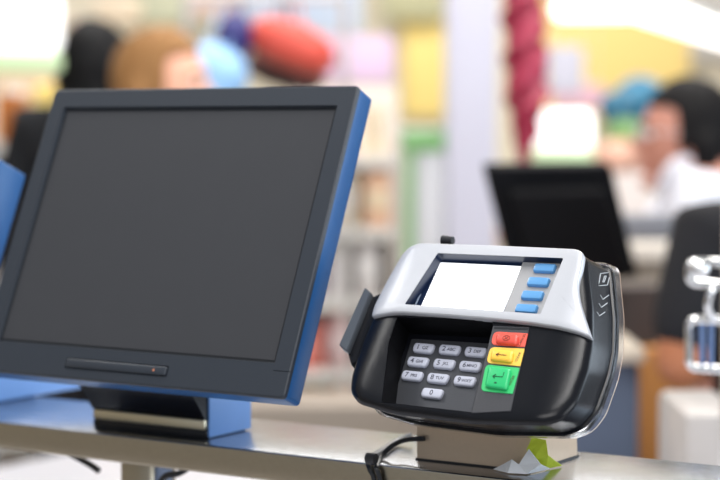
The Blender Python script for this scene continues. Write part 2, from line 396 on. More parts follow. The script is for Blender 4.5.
obj('window_liner', b, M_frame, term, smooth=False)
# number keys
KT = ['1 QZ', '2 ABC', '3 DEF', '4 GHI', '5 JKL', '6 MNO', '7 PRS', '8 TUV', '9 WXY', '0']
KP = [(422.8, 348), (448.8, 349.6), (474.8, 351.7), (417, 361.6), (443.3, 363.8), (469.3, 366), (411.3, 375.6), (437, 378.2), (463.8, 380.9), (431.3, 393.2)]
for s, (x, y) in zip(KT, KP):
    a_, b_ = PF.L(x, y - .6, 3.6); wd = 9.4 if s != '3 DEF' else 9.4
    kol = [(a_ - 9.9, b_ + .6), (a_ - 8.6, b_ - 4.2), (a_ + 8.6, b_ - 4.6), (a_ + 9.9, b_ - .6), (a_ + 9.4, b_ + 4.3), (a_ - 9, b_ + 4.6)]
    b = newbm(); pillow(b, PF, roundpoly(kol, 2.2, 4), [(2.2, 3.7), (.9, 3.4), (.2, 2.7), (0, 1.8), (0, .4)])
    kk = obj('number_key', b, M_key, term)
    d, rest = (s.split(' ') + [''])[:2]
    tbm = text_bm(d, 6.2, PF, a_ - (4.4 if rest else 0), b_, 3.75, .08, .02, .08)
    if rest:
        t2 = text_bm(rest, 3.9, PF, a_ + 2.4, b_ - .3, 3.75, .08, 0, .05); me = bpy.data.meshes.new('x'); t2.to_mesh(me); t2.free(); tbm.from_mesh(me); bpy.data.meshes.remove(me)
    obj('legend', tbm, M_legend, kk, smooth=False)
# raised strip with the coloured keys
b = newbm(); pillow(b, T, ccw(roundpoly(T.Ls([(493, 325.5), (529.3, 327), (510.6, 411), (471.2, 413)], .6), .8, 2)), [(.4, .6), (0, .2), (0, -5)]); obj('key_strip', b, cm(56, 57, 62, .5, bump=.1, nscale=900), term)
b = newbm(); pillow(b, T, ccw(T.Ls([(494.5, 326.8), (528.6, 328.2), (528.2, 329.8), (494, 328.6)], .8)), [(0, .9), (0, .3)]); obj('strip_slot', b, M_screen_gap, term)
for nm, plate, key, pc, kc, tx in (
    ('cancel', [(493.8, 331.5), (528, 333.4), (524.8, 347), (490.8, 344.8)], [(496.5, 332), (518.5, 334), (516.7, 344.6), (494.3, 342)], (232, 92, 76), (226, 84, 70), 'CANCEL'),
    ('clear', [(490.2, 347), (524.6, 348.6), (520.2, 366.3), (486.2, 363)], [(491.6, 348.2), (513.8, 350.2), (511.2, 362), (489, 359.4)], (246, 200, 84), (246, 196, 72), 'CLEAR'),
    ('enter', [(485.8, 364.4), (519.6, 368), (512.6, 394), (480.5, 391)], [(488.2, 365.4), (511, 368), (506.6, 389.6), (484, 386.2)], (52, 190, 110), (40, 186, 112), 'ENTER')):
    b = newbm(); pl = T.Ls(plate, .9); pillow(b, T, ccw(roundpoly(pl, [4.5, .8, .8, 4.5], 4)), [(.2, 1.1), (0, .9), (0, .5)]); po = obj(nm + '_plate', b, cm(*pc, .5), term)
    b = newbm(); kp = T.Ls(key, 4); pillow(b, T, ccw(roundpoly(kp, 3.2, 5)), [(2.6, 4.2), (1.2, 3.9), (.3, 3.2), (0, 2.2), (0, 1)]); ko = obj(nm + '_key', b, cm(*kc, .35), term)
    ca = sum(p[0] for p in kp) / 4; cb = sum(p[1] for p in kp) / 4
    pa = (pl[1][0] + pl[2][0]) / 2 - 3.6; pbb = (pl[1][1] + pl[2][1]) / 2
    obj('legend', text_bm(tx, 3.0 if nm != 'clear' else 2.9, T, pa, pbb, 1.2, .08, R(82)), cm(90, 70, 50), po, smooth=False)
    b = newbm(); z = 4.35
    if nm == 'cancel':
        ring = [T.P(ca + 3.1 * math.cos(i * math.pi / 8), cb + 2.2 * math.sin(i * math.pi / 8), z) for i in range(17)]; tube(b, ring, .00022, 6, 1)
        for s in (-1, 1): tube(b, [T.P(ca - 1.4, cb - 1.1 * s, z), T.P(ca + 1.4, cb + 1.1 * s, z)], .00022, 6, 1)
    elif nm == 'clear':
        tube(b, [T.P(ca + 4.6, cb, z), T.P(ca - 4.6, cb, z)], .0003, 6, 1)
        for s in (-1, 1): tube(b, [T.P(ca - 4.6, cb, z), T.P(ca - 2.2, cb + 1.5 * s, z)], .0003, 6, 1)
    else:
        tube(b, [T.P(ca + 4.4, cb + 4.6, z), T.P(ca + 4.4, cb + .6, z), T.P(ca - 4.2, cb + .6, z)], .00035, 6, 1)
        for s in (-1, 1): tube(b, [T.P(ca - 4.2, cb + .6, z), T.P(ca - 1.8, cb + .6 + 1.7 * s, z)], .00035, 6, 1)
        boxf(b, T, ca - 1, ca + 1, cb - 5.6, cb - 4.4, 4, 4.5)
    obj('symbol', b, cm(110, 60, 40) if nm != 'enter' else cm(10, 80, 50), ko)
# clear protective cover round the rim of the body
b = newbm(); oo = shrink(ccw(outl), -3.6); oi = shrink(ccw(outl), -2.6); N = len(oo)
rings = [[b.verts.new(T.P(x, y + sf, cc)) for x, y in q] for q, cc, sf in ((oo, -42, 14), (oo, -55, 20), (oi, -55, 20), (oi, -42, 14))]
for k in range(4):
    for i in range(N): b.faces.new((rings[k][i], rings[k][(i + 1) % N], rings[(k + 1) % 4][(i + 1) % N], rings[(k + 1) % 4][i]))
obj('clear_cover', b, M_clear, term)
b = newbm(); pillow(b, T, shrink(ccw(outl), 5), [(0, -51, 17), (0, -53, 17), (6, -55, 17)]); obj('back_plate', b, M_matte, term)
# printed swipe marks on the right side
aR = T.L(587.5, 290, 0)[0]
def S(px, py):
    a_ = aR
    for _ in range(8):
        p = hit(px, py, T.P(a_, 0, 0), T.r) - T.O
        bb = p.dot(T.u) * 1000; cc = p.dot(T.n) * 1000; a_ = a_ * .5 + .5 * aside(bb - max(0, -cc - 6.5) * .39)
    return bb, cc
oc = ccw(outl)
def aside(bb):
    best = -1e9
    for i in range(len(oc)):
        (x0, y0), (x1, y1) = oc[i - 1], oc[i]
        if min(y0, y1) <= bb <= max(y0, y1) and abs(y1 - y0) > 1e-6: best = max(best, x0 + (x1 - x0) * (bb - y0) / (y1 - y0))
    return best
def mark(pts, nm, closed=False):
    b = newbm(); q = [S(*p) for p in pts]
    if closed: q.append(q[0])
    P = []
    for i in range(len(q) - 1):
        for j in range(4): t = j / 4; P.append((q[i][0] * (1 - t) + q[i + 1][0] * t, q[i][1] * (1 - t) + q[i + 1][1] * t))
    P.append(q[-1]); tube(b, [T.P(aside(y - max(0, -c_ - 6.5) * .39) + .25, y, c_) for y, c_ in P], .0003, 6, 1); obj(nm, b, M_white, term)
mark([(600.5, 273.5), (610, 272.3), (607.3, 285), (598.2, 285.8)], 'card_symbol', True)
mark([(604.6, 276), (606.2, 276), (604, 282), (602.6, 282)], 'card_symbol', True)
for pts in ([(600, 295), (602.6, 299.4), (608.6, 295)], [(598.6, 303.5), (601, 307.4), (607, 303)], [(596.6, 312), (599, 315.8), (604.6, 312)]): mark(pts, 'arrow_symbol')
# flap on the left side and knob behind
b = newbm(); pillow(b, T, ccw(roundpoly(T.Ls([(366, 288.5), (371.5, 293), (347.5, 352), (339.6, 346)], -8), 1.5, 3)), [(.6, -6), (0, -7), (0, -15), (.6, -16)]); obj('side_flap', b, mat('side_flap_plastic', rgb(82, 87, 94), .3), term)
b = newbm(); pillow(b, T, ccw(roundpoly(T.Ls([(370, 296), (384, 290), (366, 352), (350, 364), (346, 350)], -10), 1.5, 3)), [(.6, -12), (0, -13), (0, -30), (.6, -31)]); obj('flap_mount', b, M_black, term)
b = newbm(); a_, b_ = T.L(448, 240, -14); cyl(b, T.P(a_ - 5, b_ - .5, -14), T.P(a_ + 5, b_ - .5, -14), .0042, .0034); ball(b, T.P(a_ - 4, b_ + .4, -14), (.003, .003, .003)); obj('knob', b, M_matte, term)
# metal bracket
G = Fr(YAW, 0, (0, 0, 0)); q0 = sh(417, 459.8, ZT); gn = q0.dot(G.n) * 1000; ga = q0.dot(G.r) * 1000; z = ZT * 1000
def backz(n_):                               # height of the terminal's back plane above depth n_
    p0 = T.P(0, 0, -55); # plane through p0 normal T.n ; along G: n component, u component
    return ((p0 - G.n * (n_ / 1000)).dot(T.n) / T.n.z) * 1000
vs = [(gn, z), (gn, backz(gn) + 1), (gn - 70, backz(gn - 70) + 1), (gn - 85, z)]
b = newbm(); A = [b.verts.new(G.P(ga, v, u)) for u, v in vs]; B = [b.verts.new(G.P(ga + 106, v, u)) for u, v in vs]
b.faces.new(A); b.faces.new(B[::-1])
for i in range(4): b.faces.new((A[i], A[(i + 1) % 4], B[(i + 1) % 4], B[i]))
obj('mounting_bracket', b, mat('tan_metal', (.62, .48, .35), .42, .35, nscale=300), term, smooth=False)

b = newbm(); boxf(b, G, ga - 1, ga + 107, z, z + 1.6, gn - 86, gn + 1); obj('contact_shadow', b, M_matte, term)  # added dark strip standing in for the bracket's contact shadow
# torn paper label by the bracket, and cables
def sheet(name, pts, m, parent, thick=.0004):
    b = newbm(); P = [Vector(p) for p in pts]; c_ = sum(P, Vector()) / len(P)
    vs = [b.verts.new(p) for p in P]; cc = b.verts.new(c_ + Vector((0, -.002, .003)))
    for i in range(len(vs)): b.faces.new((vs[i], vs[(i + 1) % len(vs)], cc))
    bmesh.ops.subdivide_edges(b, edges=b.edges, cuts=2, use_grid_fill=True)
    for v in b.verts:
        v.co += Vector((0, -1, .6)) * .0013 * (noise.noise(v.co * 90) )
    bmesh.ops.solidify(b, geom=b.faces[:], thickness=thick)
    return obj(name, b, m, parent)
lab = thing('torn_label', 'crumpled torn white and yellow-green paper label at the foot of the terminal bracket', 'paper label', sh(525, 470, ZT))
fn = SH.P(0, 0, gn + 4)
H_ = lambda x, y, d=4: hit(x, y, SH.P(0, 0, gn + d), SH.n)
G0 = lambda x, y: sh(x, y, ZT) + Vector((0, 0, .0012))
def folded(name, pts, tris, m):
    """creased paper: corner pixels with a distance d (mm) in front of the bracket, or None for lying on the shelf"""
    b = newbm(); V = [b.verts.new(G0(x, y) if d is None else H_(x, y, d)) for x, y, d in pts]
    for t_ in tris: b.faces.new([V[i] for i in t_])
    bmesh.ops.subdivide_edges(b, edges=b.edges, cuts=1, use_grid_fill=True)
    for v in b.verts: v.co += SH.n * .0012 * noise.noise(v.co * 140)
    bmesh.ops.solidify(b, geom=b.faces[:], thickness=.0003); return obj(name, b, m, lab, smooth=False)
folded('green_piece', [(532, 437, 4), (546, 440, 2), (548, 455, 3), (562, 467, None), (546, 470, None), (531, 461, 7), (527, 449, 6)], [(0, 1, 6), (1, 2, 5), (1, 5, 6), (2, 3, 4), (2, 4, 5)], M_label_g)
folded('white_piece', [(493, 471, None), (504, 464, 7), (512, 459.5, 9), (519, 464.5, 10), (529, 449, 9), (541, 464, 10), (550, 470, None), (526, 475.5, None), (508, 474.5, None)],
       [(0, 1, 8), (1, 2, 8), (2, 3, 8), (3, 7, 8), (3, 4, 5), (3, 5, 7), (5, 6, 7)], M_label_w)

zc = ZT + .004
P = [hit(424, 438.5, q0 + SH.n * .004, SH.n), sh(405, 440, zc + .012), sh(392, 446, zc + .008), sh(383, 455, zc), sh(376, 463.5, zc), SH.P(*(0, 0, 0))]
e = sh(371, 468, ZT); nf = SH.P(0, 0, nF + 4)
P = P[:4] + [hit(379, 462, SH.P(0, 0, nF - 8), SH.n), hit(376.5, 468, nf, SH.n), hit(379, 476, nf, SH.n), hit(381, 490, nf, SH.n), hit(381, 520, nf, SH.n)]
b = newbm(); tube(b, P, .0022); o = obj('cable', b, M_cable, loc=P[0]); tag(o, 'black cable looping from the terminal bracket over the shelf edge', 'cable')
P2 = [sh(412, 436, zc + .004), sh(398, 441.5, zc), sh(384, 450, zc), sh(373, 456.5, zc), hit(368, 462, SH.P(0, 0, nF - 4), SH.n), hit(370, 470, nf, SH.n), hit(374, 480, nf, SH.n), hit(377, 520, nf, SH.n)]
b = newbm(); tube(b, P2[:4], .0032); o = obj('cable_sleeve', b, M_greycable, loc=P2[0]); tag(o, 'grey sleeved cable end lying on the shelf beside the terminal bracket', 'cable')
b = newbm(); tube(b, P2[3:], .0022); o = obj('cable', b, M_cable, loc=P2[4]); tag(o, 'black cable hanging over the shelf edge, left of the looping one', 'cable')
b = newbm(); p = sh(371.5, 458.5, zc + .001); q = sh(388, 449, zc+.003); cyl(b, p - SH.r * .004, p + SH.r * .004, .0046, .0046, 14)
o = obj('cable_tie', b, M_matte, loc=p); tag(o, 'black cable tie binding the cables at the shelf edge', 'cable tie')

# second blue device at the left edge, behind the monitor
DO = at(-60, 250, 1.88); DF = Fr(32.5, 23.9, DO)
cr = at(27, 175, 1.86); dd = cr - DF.O                        # its right, upper, rear corner
ax = dd.dot(DF.r) * 1000; bx = dd.dot(DF.u) * 1000; cx_ = dd.dot(DF.n) * 1000
dbase = DF.P(ax - 70, -60, cx_); dbase.z = ZT
dv = thing('customer_display', 'blue-cased till display cut off by the left edge of the photo, behind the large monitor', 'display', dbase)
b = newbm(); boxf(b, DF, ax - 220, ax, bx - 170, bx, cx_, cx_ + 42, 3, 3)
k = newbm(); boxf(k, DF, ax - 200, ax - 22, bx - 3, bx + 5, cx_ + 20, cx_ + 32, 1)
obj('casing', cut(b, [k]), M_blue, dv)
b = newbm(); boxf(b, DF, ax - 220, ax + .3, bx - 170.3, bx + .3, cx_ + 42, cx_ + 48, 2, 2); obj('bezel', b, M_bezel, dv)
b = newbm(); boxf(b, DF, ax - 205, ax - 15, bx - 155, bx - 15, cx_ + 48, cx_ + 48.6); obj('screen', b, M_screen, dv)
b = newbm(); boxf(b, DF, ax - 198, ax - 24, bx - 3.5, bx - 2, cx_ + 21, cx_ + 31); obj('vent', b, M_screen_gap, dv)
q0_ = sh(0, 403, ZT); qa = q0_.dot(SH.r) * 1000; qn = q0_.dot(SH.n) * 1000; q1_ = sh(120, 386.5, ZT)
b = newbm(); boxf(b, SH, qa - 170, qa, 1223, 1223 + 62, -q1_.dot(-SH.n) * 1000 if False else q1_.dot(SH.n) * 1000, qn + 25, 4, 3); obj('base', b, cm(120, 165, 228, .4), dv)  # daylight on the base painted in as a paler blue
b = newbm(); p = DF.P(ax - 110, bx - 150, cx_ + 20); g_ = SH.P(qa - 90, 1240, (qn + q1_.dot(SH.n) * 1000) / 2); cyl(b, g_, p, .03); obj('neck', b, M_black, dv)

# ------------------------------------------------------------------ background: shelving, signs, lamps
def bbox(px0, py0, px1, py1, Y, dep, m, name=None, parent=None, bev=.01, loc=None):
    """a bevelled block whose front face shows at these pixels at distance Y"""
    a = at(px0, py0, Y); c = at(px1, py1, Y)
    z1 = at((px0 + px1) / 2, py0, Y).z; z0 = at((px0 + px1) / 2, py1, Y).z
    b = newbm(); box(b, ((a.x + c.x) / 2, Y + dep / 2, (z0 + z1) / 2), (abs(c.x - a.x), dep, z1 - z0), None, min(bev, abs(c.x - a.x) * .3, (z1 - z0) * .3, dep * .3))
    return obj(name, b, m, parent, loc=None if parent else ((a.x + c.x) / 2, Y + dep / 2, z0))

def shelving(label, px0, px1, Y, z0, z1, n, col, dep=.42, back=(236, 230, 222)):
    x0 = at(px0, 200, Y).x; x1 = at(px1, 200, Y).x; cx = (x0 + x1) / 2
    t = thing('display_shelving', label, 'shelving', (cx, Y + dep / 2, 0))
    b = newbm(); box(b, (cx, Y + dep - .01, z1 / 2), (x1 - x0, .02, z1)); obj('back_panel', b, cm(*back), t)
    for x in (x0 + .01, x1 - .01):
        b = newbm(); box(b, (x, Y + dep / 2, z1 / 2), (.02, dep - .02, z1)); obj('side_panel', b, cm(*col), t)
    zs = []
    for i in range(n):
        z = z0 + (z1 - z0) * i / n; zs.append(z)
        b = newbm(); box(b, (cx, Y + dep / 2, z - .012), (x1 - x0 - .04, dep - .03, .024), None, .003); sh_ = obj('shelf_board', b, cm(*col), t)
        b = newbm(); box(b, (cx, Y + .012, z - .012), (x1 - x0 - .04, .006, .034)); obj('price_rail', b, cm(240, 240, 236), sh_)
    return t, x0, x1, zs
CNT = {}
def product(kind, col, c, s, where, group):
    """a box, a pouch or a lidded jar standing at c"""
    x, y, z = c; w_, d_, h_ = s
    b = newbm()
    if kind == 'carton':
        box(b, (x, y, z + h_ / 2), (w_, d_, h_), None, .004); nm = 'carton'
    elif kind == 'packet':
        box(b, (x, y, z + h_ / 2), (w_, d_, h_), None, min(d_, w_) * .3, 3)
        for v in b.verts: v.co.y = y + (v.co.y - y) * (1.15 - 1.0 * abs((v.co.z - z) / h_ - .5) * 1.7)
        nm = 'packet'
    else:
        cyl(b, (x, y, z), (x, y, z + h_ * .82), w_ * .48, w_ * .48, 20); nm = 'jar'
        cyl(b, (x, y, z + h_ * .82), (x, y, z + h_ * .86), w_ * .48, w_ * .36, 20)
    o = obj(nm, b, cm(*col, .5), loc=(x, y, z))
    if nm == 'jar':
        b = newbm(); cyl(b, (x, y, z + h_ * .86), (x, y, z + h_), w_ * .4, w_ * .38, 20); obj('lid', b, cm(235, 235, 230), o)
    else:
        b = newbm(); box(b, (x, y - d_ / 2 * (1.0 if nm == 'carton' else 1.12) - .001, z + h_ * .5), (w_ * .62, .002, h_ * .34)); obj('front_label', b, cm(min(255, col[0] + 45), min(255, col[1] + 45), min(255, col[2] + 45)), o)
    return o, nm
def cname(c):
    r, g, b_ = c; mx, mn = max(c), min(c)
    if mx - mn < 25: return 'white' if mx > 215 else 'grey'
    if r == mx and b_ == mn:
        if g > .86 * r: return 'pale yellow' if mn > 130 else 'yellow'
        if g > .62 * r: return 'peach' if mn > 130 else 'orange'
        return 'brown' if r < 170 else 'red'
    if r == mx: return 'pink'
    if g == mx: return 'green'
    return 'lilac' if r > g else 'blue'
def fill(x0, x1, y, zs, dz, rows, where, group, wid=.1):
    for r_, z in enumerate(zs):
        if not rows[r_]: continue
        pal = rows[r_ % len(rows)]; x = x0 + .03; i = 0; used = {}
        while x + wid < x1:
            k = pal[i % len(pal)]; kind, col, hf = k; ww = wid * random.uniform(.85, 1.05)
            o, nm = product(kind, col, (x + ww / 2, y + .09, z), (ww * .92, .1, dz * hf), where, group)
            lvl = ['bottom', 'second', 'third', 'fourth', 'fifth', 'sixth', 'top'][r_]
            tag(o, '%s %s, %s from the left on the %s board of the %s' % (cname(col), nm, ['first', 'second', 'third', 'fourth', 'fifth', 'sixth', 'seventh'][i], lvl, where), nm, '%ss on the %s' % (nm, where))
            x += ww + .012; i += 1
PEACH, PINK, CREAM, LIL, WHT, YEL, ORG, RED, GRN = (240, 196, 164), (238, 190, 192), (244, 232, 206), (222, 206, 232), (240, 238, 240), (240, 224, 140), (232, 160, 90), (216, 120, 108), (190, 214, 160)
t, x0, x1, zs = shelving('pale shelving of pastel goods right of the large monitor, behind the card terminal', 286, 398, 5.6, .14, 1.62, 7, (242, 236, 228))
fill(x0, x1, 5.6, zs, .2, [
  [('carton', (216, 196, 170), .8), ('carton', (196, 172, 156), .9)],
  [('carton', (206, 182, 166), .85), ('packet', (216, 200, 160), .85), ('carton', (196, 166, 150), .8)],
  [('packet', (214, 190, 150), .8), ('packet', PEACH, .85), ('carton', (200, 180, 170), .75)],
  [('carton', RED, .7), ('packet', PINK, .85), ('jar', PEACH, .8), ('carton', PINK, .8)],
  [('packet', LIL, .8), ('jar', WHT, .8), ('packet', WHT, .9), ('carton', PEACH, .7)],
  [('jar', YEL, .7), ('packet', CREAM, .9), ('carton', PEACH, .85), ('packet', YEL, .7)],
  [('carton', PINK, .8), ('packet', (240, 186, 150), .85), ('jar', CREAM, .9), ('packet', PEACH, .8)]], 'middle shelving', '', .085)
t, x0, x1, zs = shelving('shelving of orange and yellow goods under the lit sign at the left edge', -60, 92, 5.3, .2, 1.66, 7, (214, 196, 170), back=(224, 206, 180))
fill(x0, x1, 5.3, zs, .2, [
  [], [], [], [],
  [('packet', (220, 180, 150), .85), ('carton', (184, 120, 84), .8), ('packet', WHT, .7)],
  [('carton', (216, 160, 90), .85), ('packet', (226, 196, 140), .8), ('jar', (180, 120, 70), .8)],
  [('carton', (226, 170, 80), .8), ('jar', (196, 120, 60), .8), ('packet', (234, 206, 120), .85), ('carton', (190, 96, 60), .8)]], 'left shelving', '', .1)

# lit lane signs on posts
def sign(label, px0, py0, px1, py1, Y, grp=None):
    a = at((px0 + px1) / 2, py1, Y)
    t = thing('lane_sign', label, 'sign', (a.x, Y + .05, 0))
    h = py1 - py0
    bbox(px0, py0, px1, py1 - h * .26, Y, .1, M_signlit, 'light_panel', t, .02)
    bbox(px0, py1 - h * .26, px1, py1, Y, .1, mat('lit_green_band', (.5, .62, .4), .5, emit=rgb(190, 222, 168), es=.45), 'green_band', t, .02)
    b = newbm(); cyl(b, (a.x - (.09 if px0 < 100 else 0), Y + .05, 0), (a.x - (.09 if px0 < 100 else 0), Y + .05, a.z + .01), .018); obj('post', b, cm(190, 188, 190, .3), t)
    b = newbm(); cyl(b, (a.x, Y + .05, 0), (a.x, Y + .05, .03), .13, .11, 28); obj('foot', b, cm(150, 150, 150, .4), t)
sign('large lit white lane sign with a green lower band, top left of the photo', -18, -8, 57, 72, 4.6)
sign('lit white lane sign with a green lower band, above the black monitor seen from behind', 535, 111, 594, 162, 5.6)

# white column and cabinet
b = newbm(); xa = at(447, 100, 5.2).x; xb = at(497, 100, 5.2).x
box(b, ((xa + xb) / 2, 5.3, 1.75), (xb - xa, .2, 3.5), None, .012); o = obj('trim_1', b, cm(204, 204, 220, .5)); o['kind'] = 'structure'
xa = at(402, 100, 5.35).x; xb = at(452, 100, 5.35).x; zt = at(400, 128, 5.35).z
cab = thing('drinks_cooler', 'white upright cooler with green trim beside the white column', 'cooler', ((xa + xb) / 2, 5.6, 0))
b = newbm(); box(b, ((xa + xb) / 2, 5.62, zt / 2), (xb - xa, .5, zt), None, .01); obj('body', b, cm(222, 222, 226, .4), cab)
b = newbm(); box(b, ((xa + xb) / 2 + .02, 5.36, zt * .5), (xb - xa - .06, .02, zt - .12), None, .006); dr = obj('door', b, cm(228, 230, 236, .4), cab)
b = newbm(); box(b, (xb - .03, 5.335, zt * .55), (.016, .03, .4), None, .005); obj('handle', b, cm(180, 180, 186, .3), dr)
b = newbm(); box(b, (xa + .02, 5.352, zt * .5), (.03, .03, zt - .1), None, .004); obj('green_trim', b, cm(150, 190, 140), cab)
b = newbm(); box(b, ((xa + xb) / 2, 5.352, zt - .035), (xb - xa, .03, .06), None, .004); obj('green_trim', b, cm(140, 196, 130), cab)

# maroon twisted garland
b = newbm(); p = at(524, 60, 4.4); z1 = 3.5; z0 = at(520, 163, 4.4).z; n = 16; rings = []
H = int((z1 - z0) / .022)
for i in range(H + 1):
    z = z0 + (z1 - z0) * i / H; ring = []
    fr_ = min(1, (i + 3) / 10)
    for k in range(n):
        a = 2 * math.pi * k / n + z * 14
        rr_ = .047 * fr_ * (1 + .13 * math.cos(2 * (a - z * 14 - z * 22)) + .16 * math.sin(z * 150 + 3 * a))
        ring.append(b.verts.new((p.x + rr_ * math.cos(a) + .006 * math.sin(z * 9), p.y + rr_ * math.sin(a), z)))
    rings.append(ring)
for i in range(H):
    for k in range(n): b.faces.new((rings[i][k], rings[i][(k + 1) % n], rings[i + 1][(k + 1) % n], rings[i + 1][k]))
b.faces.new(rings[0][::-1]); b.faces.new(rings[-1])
o = obj('foil_garland', b, mat('maroon_foil', rgb(158, 42, 70), .35, .1, var=.3, nscale=60, bump=.5), loc=(p.x, p.y, z0)); tag(o, 'long maroon twisted foil garland hanging beside the white column', 'garland')

# canopy and tube lamps
zc_ = 1.885
p0 = Vector((at(549, 14, 6).x, 6, zc_)); p1 = Vector((at(636, 14, 6).x, 6, zc_)); p2 = at(735, 60, 8.2); p2.z = zc_
def lamp(a, c, label):
    d = (c - a); L_ = d.length; ang = math.atan2(d.y, d.x); M = Matrix.Translation((a + c) / 2) @ Matrix.Rotation(ang, 4, 'Z')
    t = thing('tube_lamp', label, 'lamp', tuple((a + c) / 2), ang)
    b = newbm(); box(b, (0, 0, .03), (L_, .16, .04), M, .008); obj('housing', b, cm(225, 225, 225, .4), t)
    b = newbm(); box(b, (0, 0, -.02), (L_ - .03, .12, .06), M, .025, 4); obj('diffuser', b, M_lamp, t)
    for s in (-1, 1):
        b = newbm(); q = M @ Vector((s * L_ * .4, 0, .05)); cyl(b, q, (q.x, q.y, 3.5), .004, n=8); obj('suspension_rod', b, cm(200, 200, 200, .4), t)
lamp(p0, p1 + Vector((.02, -.01, 0)), 'bright tube lamp hung level, left one of the pair at the top right')
lamp(p1 + Vector((.06, .1, 0)), p2, 'bright tube lamp slanting down towards the right edge, top right')

# far wall features
def far(nm, px0, py0, px1, py1, Y, dep, col, label, cat, bev=.02, rough=.6):
    o = bbox(px0, py0, px1, py1, Y, dep, cm(*col, rough), nm, None, bev); tag(o, label, cat)
    if Y < 9 and py1 < 120:
        for f_ in (.15, .85):
            x = at(px0 + (px1 - px0) * f_, 60, Y).x; b = newbm(); cyl(b, (x, Y + dep / 2, at(300, py0, Y).z - .01), (x, Y + dep / 2, 3.5), .002, n=6); obj('cord', b, cm(220, 220, 220), o)
    return o
far('wall_panel', 530, -30, 690, 122, 9.9, .08, (250, 220, 140), 'broad pale yellow wall panel far behind the tube lamps', 'panel')
far('wall_panel', 690, -60, 760, 60, 9.9, .08, (196, 192, 186), 'grey wall panel far behind, top right corner', 'panel')
far('wall_panel', 402, 8, 450, 118, 9.9, .08, (250, 224, 140), 'narrow yellow wall panel left of the white column', 'panel')
far('wall_panel', 380, -60, 446, 20, 9.8, .08, (188, 186, 150), 'olive wall panel at the top, left of the white column', 'panel')
far('wall_panel', 130, -60, 215, 24, 9.8, .08, (204, 206, 180), 'sage green wall panel at the top, above the brown-haired person', 'panel')
far('hanging_banner', 240, -70, 362, 34, 8.4, .03, (206, 222, 244), 'pale blue banner hanging at the top, above the red bag', 'banner')
far('poster_board', 322, 36, 394, 84, 7.0, .05, (214, 188, 216), 'pale lilac board above the right corner of the large monitor', 'board')
far('poster_board', 552, 84, 604, 110, 8.0, .05, (238, 190, 206), 'pale pink board above the lit lane sign', 'board')
far('poster_board', 548, 46, 584, 94, 7.6, .05, (206, 206, 222), 'pale white board right of the maroon garland', 'board')
far('hanging_sign', 66, 18, 92, 74, 6.6, .3, (196, 168, 160), 'dusky pink sign between the lit sign and the black-haired person', 'sign')
far('hanging_sign', 186, -20, 236, 16, 8.0, .3, (240, 214, 204), 'pale peach sign at the top, above the light blue bag', 'sign')
far('hanging_sign', 92, -4, 134, 22, 8.0, .3, (244, 226, 200), 'cream sign at the top, above the black hair', 'sign')

def blob(nm, cpx, cpy, rx, ry, Y, dy, col, label, cat, rot=0, sq=1, group=None, rough=.5, parts=None):
    c = at(cpx, cpy, Y); k = Y / FPX
    b = newbm(); vs = ball(b, (0, 0, 0), (1, 1, 1), None, 28, 18)
    for v in b.verts:
        for i in range(3): v.co[i] = math.copysign(abs(v.co[i]) ** sq, v.co[i])
        n_ = noise.noise(v.co * 2.2 + Vector((cpx, cpy, 0)) * .1) * .08
        v.co *= (1 + n_)
        v.co = Vector((v.co.x * rx * k, v.co.y * dy, v.co.z * ry * k))
    bmesh.ops.transform(b, matrix=Matrix.Translation(c) @ Matrix.Rotation(rot, 4, 'Y'), verts=b.verts)
    o = obj(nm, b, cm(*col, rough), loc=c); tag(o, label, cat, group)
    if 'bag' in nm or 'pack' in nm:
        b = newbm(); tube(b, [c + Vector((-.035, 0, ry * k * .6)), (c.x - .02, 5.38, 1.8), (c.x, 5.4, 1.868), (c.x + .02, 5.38, 1.8), c + Vector((.035, 0, ry * k * .6))], .004, 6, 3); obj('handle', b, cm(*col, rough), o)
    return o
# hanging rack with soft bags behind the large monitor
rk = thing('bag_rack', 'thin grey metal rack behind the large monitor from which soft bags hang', 'rack', (at(270, 60, 5.4).x, 5.5, 0))
for x in (190, 345):
    q = at(x, 60, 5.5); b = newbm(); cyl(b, (q.x, 5.4, 0), (q.x, 5.4, 1.86), .012); obj('post', b, cm(190, 188, 186, .3), rk)
b = newbm(); cyl(b, (at(190, 60, 5.5).x, 5.4, 1.86), (at(345, 60, 5.5).x, 5.4, 1.86), .01); obj('rail', b, cm(190, 188, 186, .3), rk)
blob('duffel_bag', 292, 46, 46, 23, 5.27, .11, (206, 78, 64), 'red soft bag behind the top edge of the large monitor', 'bag', R(22), .8)
blob('duffel_bag', 286, 70, 40, 19, 5.54, .07, (70, 44, 44), 'dark brown soft bag beneath the red one', 'bag', R(14), .8)
blob('soft_bag', 213, 78, 33, 33, 4.98, .09, (150, 196, 240), 'light blue soft bag left of the navy bag, behind the large monitor', 'bag', R(30), .8)
blob('backpack', 233, 40, 18, 27, 5.22, .08, (44, 44, 108), 'navy blue bag left of the red bag, behind the large monitor', 'bag', R(10), .8)
bn = blob('party_balloon', 640, 100, 26, 24, 6.4, .085, (58, 126, 160), 'teal blue balloon left of the cashier head', 'balloon', 0, 1, None, .3)
b = newbm(); q = bn.location; tube(b, [q - Vector((0, 0, .07)), q - Vector((.03, .1, .5)), (q.x, q.y - .35, at(620, 172, 5.8).z)], .002, 6); obj('string', b, cm(220, 220, 220), bn)
blob('party_balloon', 618, 108, 20, 18, 6.2, .07, (44, 106, 136), 'smaller dark teal balloon at the lower left of the larger one', 'balloon', 0, 1, None, .3)
blob('potted_foliage', 626, 134, 22, 15, 6.0, .08, (104, 142, 84), 'green leafy clump under the teal balloons', 'plant', 0, 1)
blob('gift_basket', 618, 158, 26, 18, 5.9, .1, (206, 160, 140), 'dusky brown basket under the green leafy clump', 'basket', 0, .8)
